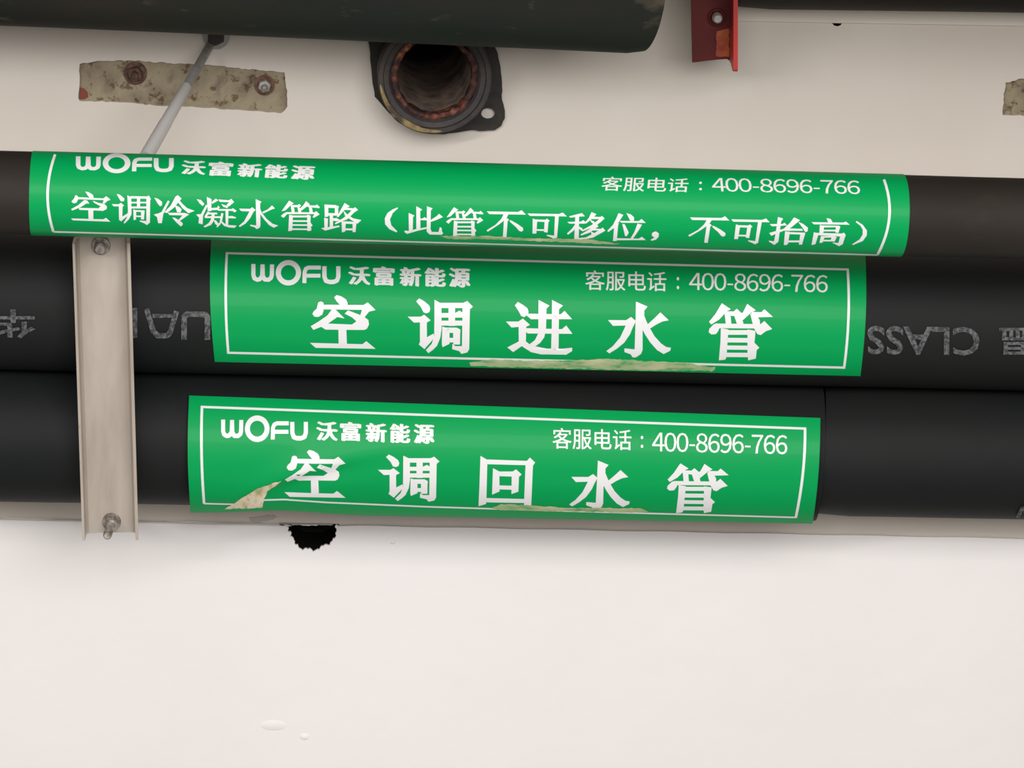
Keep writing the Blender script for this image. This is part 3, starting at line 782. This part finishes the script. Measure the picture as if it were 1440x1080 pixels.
lay('phone_lettering', fit(PHONE, (777, 603, 888, 632), 0, 0.022) + fit(COLON, (901, 613, 904.5, 630)) + fit(DIGITS, (917, 610, 1107, 637), 0, 0.022), s3, LIFT, m_white, st3)
big = [fit(glyph('kong'), (400, 632.5, 486, 699.5)), fit(glyph('tiao'), (531.5, 639, 618, 705)), glyph('hui'), fit(glyph('shui'), (801, 647.5, 886, 716.5), -0.02), fit(glyph('guan'), (938, 651.5, 1024, 721), -0.03)]
for b in big: lay('title_character', b, s3, LIFT, m_white, st3)
torn3 = [(690, 714), (705, 708), (745, 710), (760, 711), (790, 713), (850, 713.5), (900, 714), (912, 719), (880, 720), (830, 719), (760, 718), (700, 716)]
lay('torn_patch', [rough_outline(torn3, 4, 0.8, 13)], s3, LIFT + 0.0001, m_torn, st3)
glue = [(316, 715.5), (335, 702), (350, 692), (363, 684), (380, 678), (396, 673), (386, 683), (376, 690), (372, 700), (369, 713), (345, 714.5)]
lay('torn_corner', [rough_outline(glue, 4, 0.8, 14)], s3, LIFT + 0.0001, m_glue, st3)

# --- long sticker on the thin front pipe (label 1), wrapping over its top and under its bottom
s1 = on(p1)
yt1, yb1 = line(45, 216, 1280, 251), line(45, 328, 1280, 361)
st1 = bmesh.new()
def ang_sheet(pipe, xa, xb, a0, a1, nx, na, thick):
    bm = bmesh.new(); F_, B_ = [], []
    for j in range(na + 1):
        q = a0 + (a1 - a0) * j / na; dirv = Vector((0, -math.cos(q), math.sin(q))); dirv = (dirv - pipe.a * dirv.dot(pipe.a)).normalized()
        a, b = [], []
        for i in range(nx + 1):
            x = xa(q) + (xb(q) - xa(q)) * i / nx
            a.append(bm.verts.new(pipe.at(x) + dirv * (pipe.r + thick))); b.append(bm.verts.new(pipe.at(x) + dirv * (pipe.r + 0.00003)))
        F_.append(a); B_.append(b)
    for j in range(na):
        for i in range(nx):
            bm.faces.new((F_[j][i], F_[j + 1][i], F_[j + 1][i + 1], F_[j][i + 1])); bm.faces.new((B_[j][i], B_[j][i + 1], B_[j + 1][i + 1], B_[j + 1][i]))
        bm.faces.new((F_[j][0], B_[j][0], B_[j + 1][0], F_[j + 1][0])); bm.faces.new((F_[j][nx], F_[j + 1][nx], B_[j + 1][nx], B_[j][nx]))
    for i in range(nx):
        bm.faces.new((F_[0][i], F_[0][i + 1], B_[0][i + 1], B_[0][i])); bm.faces.new((F_[na][i], B_[na][i], B_[na][i + 1], F_[na][i + 1]))
    return bm
xl1, xr1 = s1(41, 272, 0).x, s1(1279, 306, 0).x
bm = ang_sheet(p1, lambda q: xl1, lambda q: xr1, math.radians(-76), math.radians(118), 60, 50, 0.00025)
st1.free(); st1 = obj('pipe_sticker', bm, m_green, t1, smooth=True, sharp=50)
lab(st1, 'long green sticker with two rows of white characters, starting 空调冷凝水管路')
bl, br = 9, 8
frm = []
def sidearc(x_top, x_mid, x_bot, y0, y1, wd):
    pts = []
    for k in range(13):
        t = k / 12; b = 4 * t * (1 - t)
        pts.append((x_top * (1 - t) + x_bot * t + (x_mid - (x_top + x_bot) / 2) * b, y0 + (y1 - y0) * t))
    return stroke(pts, wd)
frm += sidearc(77.5, 67, 75, 218, 325, 3.6)
frm += sidearc(1243, 1250.5, 1234, 253, 357.5, 3.6)
frm += stroke([(75, 325.2), (1234, 357.8)], 2.2)
lay('frame_line', frm, s1, LIFT, m_white, st1, sy=3)
def logo1(p): return [(100 + (60 + (x - 120) * 1240 / 1130) / 9, 210 + (95 + (y - 150) * 0.78) / 9) for x, y in p]
lay('logo_lettering', [logo1(p) for p in LOGO], s1, LIFT, m_white, st1, sy=2.5)
lay('name_lettering', name_row([(255, 226.5, 289.5, 246), (293, 228, 327.5, 248), (334, 230.5, 368.5, 249.5), (372, 232, 405, 251), (409, 233.5, 443, 253)], 0.03, -0.12), s1, LIFT, m_white, st1, sy=2.5)
lay('phone_lettering', fit(PHONE, (846, 250, 968, 269.5), -0.1, 0.02) + fit(COLON, (983, 256, 987, 268)) + fit(DIGITS, (1001, 252.5, 1209, 271.5), 0.1, 0.02), s1, LIFT, m_white, st1, sy=2.5)
big = [glyph('kong1'), glyph('tiao1'), glyph('shui1'), glyph('guan1')]
big += [glyph(k_) for k_ in ('leng', 'ning', 'lu', 'open', 'ci', 'bu', 'ke', 'yi', 'wei', 'tai', 'gao', 'close')]
big += [fit(glyph('guan1'), (395, 282, 449.5, 324.5))]
big += [fit(glyph('bu'), (968.5, 304, 1024.5, 341), -0.08), fit(glyph('ke'), (1026.5, 307, 1081, 343), -0.1)]
for b in big: lay('title_character', b, s1, LIFT, m_white, st1, sy=3)
torn1 = [(619, 331), (690, 331), (735, 334), (800, 335), (830, 336), (872, 342), (860, 343), (800, 340), (720, 337), (630, 335)]
lay('torn_patch', [rough_outline(torn1, 4, 0.6, 15)], s1, LIFT + 0.0001, m_torn, st1, sy=2.5)

# --- grey stamped markings on the foam, upside down
def stamp(name, s, box, pipe, parent, slope=0.0):
    pl = [[(-x, -y) for x, y in p] for p in text_polys(s, 0.018)]
    return lay(name, fit(pl, box, 0, slope), on(pipe, 0.0006), 0.00035, m_mark, parent)
stamp('stamped_marking', 'CLASS', (1219, 459, 1377.5, 499), p2, t2, 0.012)
stamp('stamped_marking', '温', (1405, 460, 1462, 500), p2, t2)
def hand(pl): return [xf(p, (0, 400), 4.8) for p in pl]
sm_ = on(p2, 0.0006)
lay('stamped_marking', hand(stroke([(988, 165), (1035, 315), (1065, 345), (1130, 345), (1150, 320), (1192, 180)], 36) + stroke([(1030, 212), (1170, 212)], 26)), sm_, 0.00035, m_mark, t2)
lay('stamped_marking', hand(stroke([(1243, 372), (1243, 215), (1262, 200), (1385, 203), (1400, 218), (1400, 372)], 38)), sm_, 0.00035, m_mark, t2)
stamp('stamped_marking', 'M', (148, 433, 193, 475), p2, t2)
stamp('stamped_marking', '华', (-12, 435, 50, 475), p2, t2)
lay('stamped_marking', [[(1428, 728), (1435.5, 712), (1442, 712), (1448, 728), (1442, 728), (1438.5, 717), (1434, 728)]], on(p3, 0.0006), 0.00035, m_mark, t3)

# ------------------------------------------------------------------ channel bracket across the two big pipes
DW = 0.110                                   # distance of the web from the wall
TL, TR = P(104, 333, DW), P(184, 334, DW)
BL, BR = P(118, 748, DW), P(194, 750, DW)
t = thing('channel_bracket', 'galvanised steel channel standing upright in front of the two big black pipes', 'bracket', BL.lerp(BR, 0.5))
bm = bmesh.new()
TH = 0.0022; FL = 0.019
ax_z = (BL - TL).normalized(); ax_x = ((TR - TL) - ax_z * (TR - TL).dot(ax_z)).normalized(); ax_y = Vector((0, -1, 0))
W_ = ((TR - TL).length + (BR - BL).length) / 2
BLs = TL + ax_z * (BL - TL).length
prof = [(0, FL), (0, 0.0025), (0.0007, 0.0007), (0.0025, 0), (W_ - 0.0025, 0), (W_ - 0.0007, 0.0007), (W_, 0.0025), (W_ + 0.0008, FL),
        (W_ - TH + 0.0008, FL), (W_ - TH, TH + 0.002), (W_ - TH - 0.0018, TH), (TH + 0.0018, TH), (TH, TH + 0.002), (TH - 0.0004, FL)]
A_ = [bm.verts.new(TL + ax_x * a + ax_y * b) for a, b in prof]
NS = 12; ringsz = [A_]
for k in range(1, NS + 1):
    ringsz.append([bm.verts.new(TL + ax_z * ((BL - TL).length * k / NS) + ax_x * a + ax_y * b) for a, b in prof])
for A, B in zip(ringsz, ringsz[1:]):
    for i in range(len(prof)): bm.faces.new((A[i], A[(i + 1) % len(prof)], B[(i + 1) % len(prof)], B[i]))
for R_ in (ringsz[0], ringsz[-1]):
    for i in range(7):
        j = 13 - i
        if i < 6: bm.faces.new((R_[i], R_[i + 1], R_[j - 1], R_[j]))
    bm.faces.new((R_[6], R_[7], R_[8]))  if False else None
obj('channel', bm, m_zinc, t, smooth=True, sharp=35)
def threaded(bm, p, axis, r, L, pitch=0.0016):
    prof = []; z = 0.0
    while z < L - pitch:
        prof += [(z, r * 0.86), (z + pitch * 0.5, r)]; z += pitch
    prof += [(L - 0.0008, r * 0.86), (L, r * 0.7)]
    lathe(bm, p, axis, prof, 20)
def stud(px, py, tip, wr, back, parent):
    base = P(px, py, DW + TH); a = (P(*tip) - base).normalized()
    b = bmesh.new(); L = (P(*tip) - base).length
    st = P(*back); threaded(b, st, (P(*tip) - st), 0.0032, (P(*tip) - st).length)
    r_ = obj('threaded_rod', b, m_bolt, parent, smooth=True, sharp=40)
    b = bmesh.new(); lathe(b, base, OUT, [(0, wr), (0.0014, wr), (0.0018, wr * 0.94)], 28); obj('washer', b, m_bolt, r_, smooth=True, sharp=30)
    b = bmesh.new(); hexnut(b, base + OUT * 0.0018, OUT, wr * 0.74, 0.0065, 0.2); obj('nut', b, m_bolt, r_)
    b = bmesh.new(); lathe(b, base + OUT * 0.008 , OUT, [(0, wr * 0.50), (0.004, wr * 0.48)], 18); 
    obj('lock_collar', b, m_bolt, r_, smooth=True, sharp=30)
stud(157, 733, (151, 753, DW + 0.022), 0.0068, (163, 716, 0.0), t)
stud(142, 345, (139, 351, DW + 0.012), 0.0068, (146, 291, 0.0), t)

# ------------------------------------------------------------------ hanger rod running from the wall to the front pipe
a0 = P(306, 46, 0.004); a1 = P(205, 221, 0.132)
t = thing('hanger_rod', 'slanting grey rod with thicker sleeve running from wall anchor to the thin front pipe', 'rod', P(306, 46, 0))
bm = bmesh.new(); mid = a0.lerp(a1, 0.44)
cyl(bm, P(309, 40, -0.02), mid, 0.0031, 0.0034); obj('rod', bm, m_rod, t, smooth=True, sharp=40)
bm = bmesh.new(); ax = (a1 - a0).normalized(); LL = (a1 - mid).length
lathe(bm, mid, ax, [(0, 0.0034), (0.001, 0.0041), (LL * 0.5, 0.0044), (LL * 0.52, 0.0047), (LL, 0.0050)], 24); obj('sleeve', bm, m_sleeve, t, smooth=True, sharp=60)
bm = bmesh.new(); lathe(bm, P(304, 50, 0), OUT, [(0, 0.0100), (0.002, 0.0100), (0.0024, 0.0092)], 28); obj('washer', bm, m_rod, t, smooth=True, sharp=30)
bm = bmesh.new(); hexnut(bm, P(304, 50, 0.0022), OUT, 0.0068, 0.007, 0.5); obj('nut', bm, m_collar, t)

# ------------------------------------------------------------------ flanged pipe stub
t = thing('flanged_pipe_stub', 'open rusty black iron pipe stub with bolted flange sticking out of the wall', 'pipe stub', P(606, 97, 0))
FD = 0.0042
fl = [(515, 40), (520, 70), (522, 95), (524, 118), (527, 136), (536, 146), (546, 158), (560, 172), (575, 180), (600, 187), (625, 189), (645, 186), (662, 183), (680, 184), (696, 183), (705, 177), (710, 166), (710, 156), (706, 140), (706, 115), (704, 95), (700, 75), (695, 62), (690, 52), (688, 30), (680, 12), (660, -2), (620, -8), (570, -2), (535, 12), (518, 25)]
fo = [P(x, y, FD) for x, y in rough_outline(fl, 6, 0.6, 21)]
cc = P(606, 95, FD)
hol = [[cc + Vector((math.cos(q) * 0.030, 0, math.sin(q) * 0.030)) for q in [k * math.tau / 32 for k in range(32)]]]
for hx, hy, hr in ((686.5, 160, 9.5), (541, 45, 9.5), (672, 32, 9)):
    c0 = P(hx, hy, FD); hol.append([c0 + Vector((math.cos(q) * mm(hr), 0, math.sin(q) * mm(hr) * 0.85)) for q in [k * math.tau / 18 for k in range(18)]])
bm = bmesh.new(); ring_holed(bm, fo, hol, Vector((0, FD - 0.0002, 0)))
obj('flange', bm, m_iron, t)
DC = 0.036                                   # how far the collar face stands out
cf = P(611.5, 110, DC); Ro = mm(78.5, DC); Ri = mm(51, DC)
base = Vector((cf.x, 0, cf.z))
cax = (P(611.5, 110, DC) - (P(607, 97, 0))).normalized(); cax = Vector((0.0, -1, 0.0))
bm = bmesh.new()
Lc = DC
lathe(bm, Vector((cf.x, 0.0, cf.z)), OUT, [(FD, Ro * 0.985), (Lc - 0.006, Ro * 0.99), (Lc - 0.001, Ro), (Lc, Ro - 0.001), (Lc, Ro * 0.90), (Lc - 0.0015, Ro * 0.885), (Lc - 0.002, Ro * 0.80), (Lc - 0.004, Ri * 1.16), (FD, Ri * 1.16)], 64, closed=True)
obj('collar', bm, m_collar, t, smooth=True, sharp=30)
# ochre residue band along the lower left of the collar face
bm = bmesh.new(); N = 30; rr = []
for k in range(N + 1):
    q = math.radians(188 + 92 * k / N); e = math.sin(math.pi * k / N) ** 0.5
    wdt = 0.055 * e + 0.004
    row = []
    for f_, yy in ((0.955 + 0.03 * e, 0.0003), (0.955 + 0.03 * e - wdt * 0.6, 0.0006), (0.955 + 0.03 * e - wdt * 1.4, 0.0004), (0.955 + 0.03 * e - wdt * 1.7, -0.0004)):
        row.append(bm.verts.new(Vector((cf.x + math.cos(q) * Ro * f_, -Lc - yy, cf.z + math.sin(q) * Ro * f_))))
    rr.append(row)
for A, B in zip(rr, rr[1:]):
    for i in range(3): bm.faces.new((A[i], A[i + 1], B[i + 1], B[i]))
obj('paint_residue', bm, m_ochre, t, smooth=True)
# crusty rust lining with an uneven lip
bm = bmesh.new(); SEG = 96; prof = [(-0.150, 0.97), (Lc - 0.022, 0.99), (Lc - 0.012, 0.985), (Lc - 0.006, 1.0), (Lc - 0.003, 1.03), (Lc - 0.003, 1.12), (Lc - 0.004, 1.17)]
rings = []
for t_, f_ in prof:
    ring = []
    for k in range(SEG):
        q = k * math.tau / SEG
        n1 = noise.noise(Vector((math.cos(q) * 5, math.sin(q) * 5, t_ * 120))) * (0.07 if t_ > 0 else 0)
        r = Ri * (f_ + n1); ring.append(bm.verts.new(Vector((cf.x + math.cos(q) * r, -t_ - abs(n1) * 0.02, cf.z + math.sin(q) * r))))
    rings.append(ring)
n_in = 2
for i, (A, B) in enumerate(zip(rings, rings[1:])):
    for k in range(SEG):
        f = bm.faces.new((A[k], A[(k + 1) % SEG], B[(k + 1) % SEG], B[k])); f.material_index = 1 if i < n_in else 0
o = obj('rust_lining', bm, m_rrust, t, smooth=True); o.data.materials.append(m_bore)
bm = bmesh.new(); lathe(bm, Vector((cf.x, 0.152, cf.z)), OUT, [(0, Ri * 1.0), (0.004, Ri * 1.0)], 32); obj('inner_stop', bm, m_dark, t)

# ------------------------------------------------------------------ red angle bracket at the top
DR = 0.056
t = thing('angle_bracket', 'dark red painted steel angle bracket with one bolt, hanging at the top edge', 'bracket', P(1003, 85, DR))
bm = bmesh.new()
web = [P(971, -60, DR), P(1027, -60, DR), P(1027, 86, DR), P(1022, 83, DR), P(1008, 84, DR), P(990, 86, DR), P(974, 88, DR)]
prism(bm, web, Vector((0, 0.004, 0)))
obj('web', bm, m_red, t)
bm = bmesh.new()
fp = [P(1026, -60, DR - 0.004), P(1031.5, -60, DR + 0.033), P(1031.5, 98, DR + 0.033), P(1031, 100.5, DR + 0.030), P(1030, 99.5, DR + 0.026), P(1029, 95, DR + 0.020), P(1027.5, 89, DR + 0.010), P(1026, 86, DR), P(1026, 86, DR - 0.004)]
prism(bm, fp, Vector((0.0032, 0, 0)))
lab(obj('flange', bm, m_redlit, t), 'red edge of the bracket, its lit brightness painted in')
bm = bmesh.new(); prism(bm, [P(x, y, DR + 0.0004) for x, y in rough_outline([(1008, 44), (1025, 40), (1025.5, 80), (1007, 79)], 5, 1, 9)], Vector((0, 0.0004, 0)))
lab(obj('primer_patch', bm, m_orange, t), 'orange primer patch')
bm = bmesh.new(); lathe(bm, P(1008, 24, DR), OUT, [(0, 0.0068), (0.0016, 0.0068), (0.002, 0.0062)], 24); wo = obj('washer', bm, m_red, t, smooth=True, sharp=30)
bm = bmesh.new(); hexnut(bm, P(1008, 24, DR + 0.0018), OUT, 0.0052, 0.005, 0.1); obj('nut', bm, m_red, wo)
bm = bmesh.new(); threaded(bm, P(1008, 24, DR + 0.006), OUT, 0.0038, 0.007); obj('bolt_tip', bm, m_rod, wo, smooth=True, sharp=40)
bm = bmesh.new(); cyl(bm, P(1008, 23, DR - 0.004), P(1009, 8, -0.02), 0.0036); obj('anchor_stud', bm, m_rod, t, smooth=True, sharp=40)
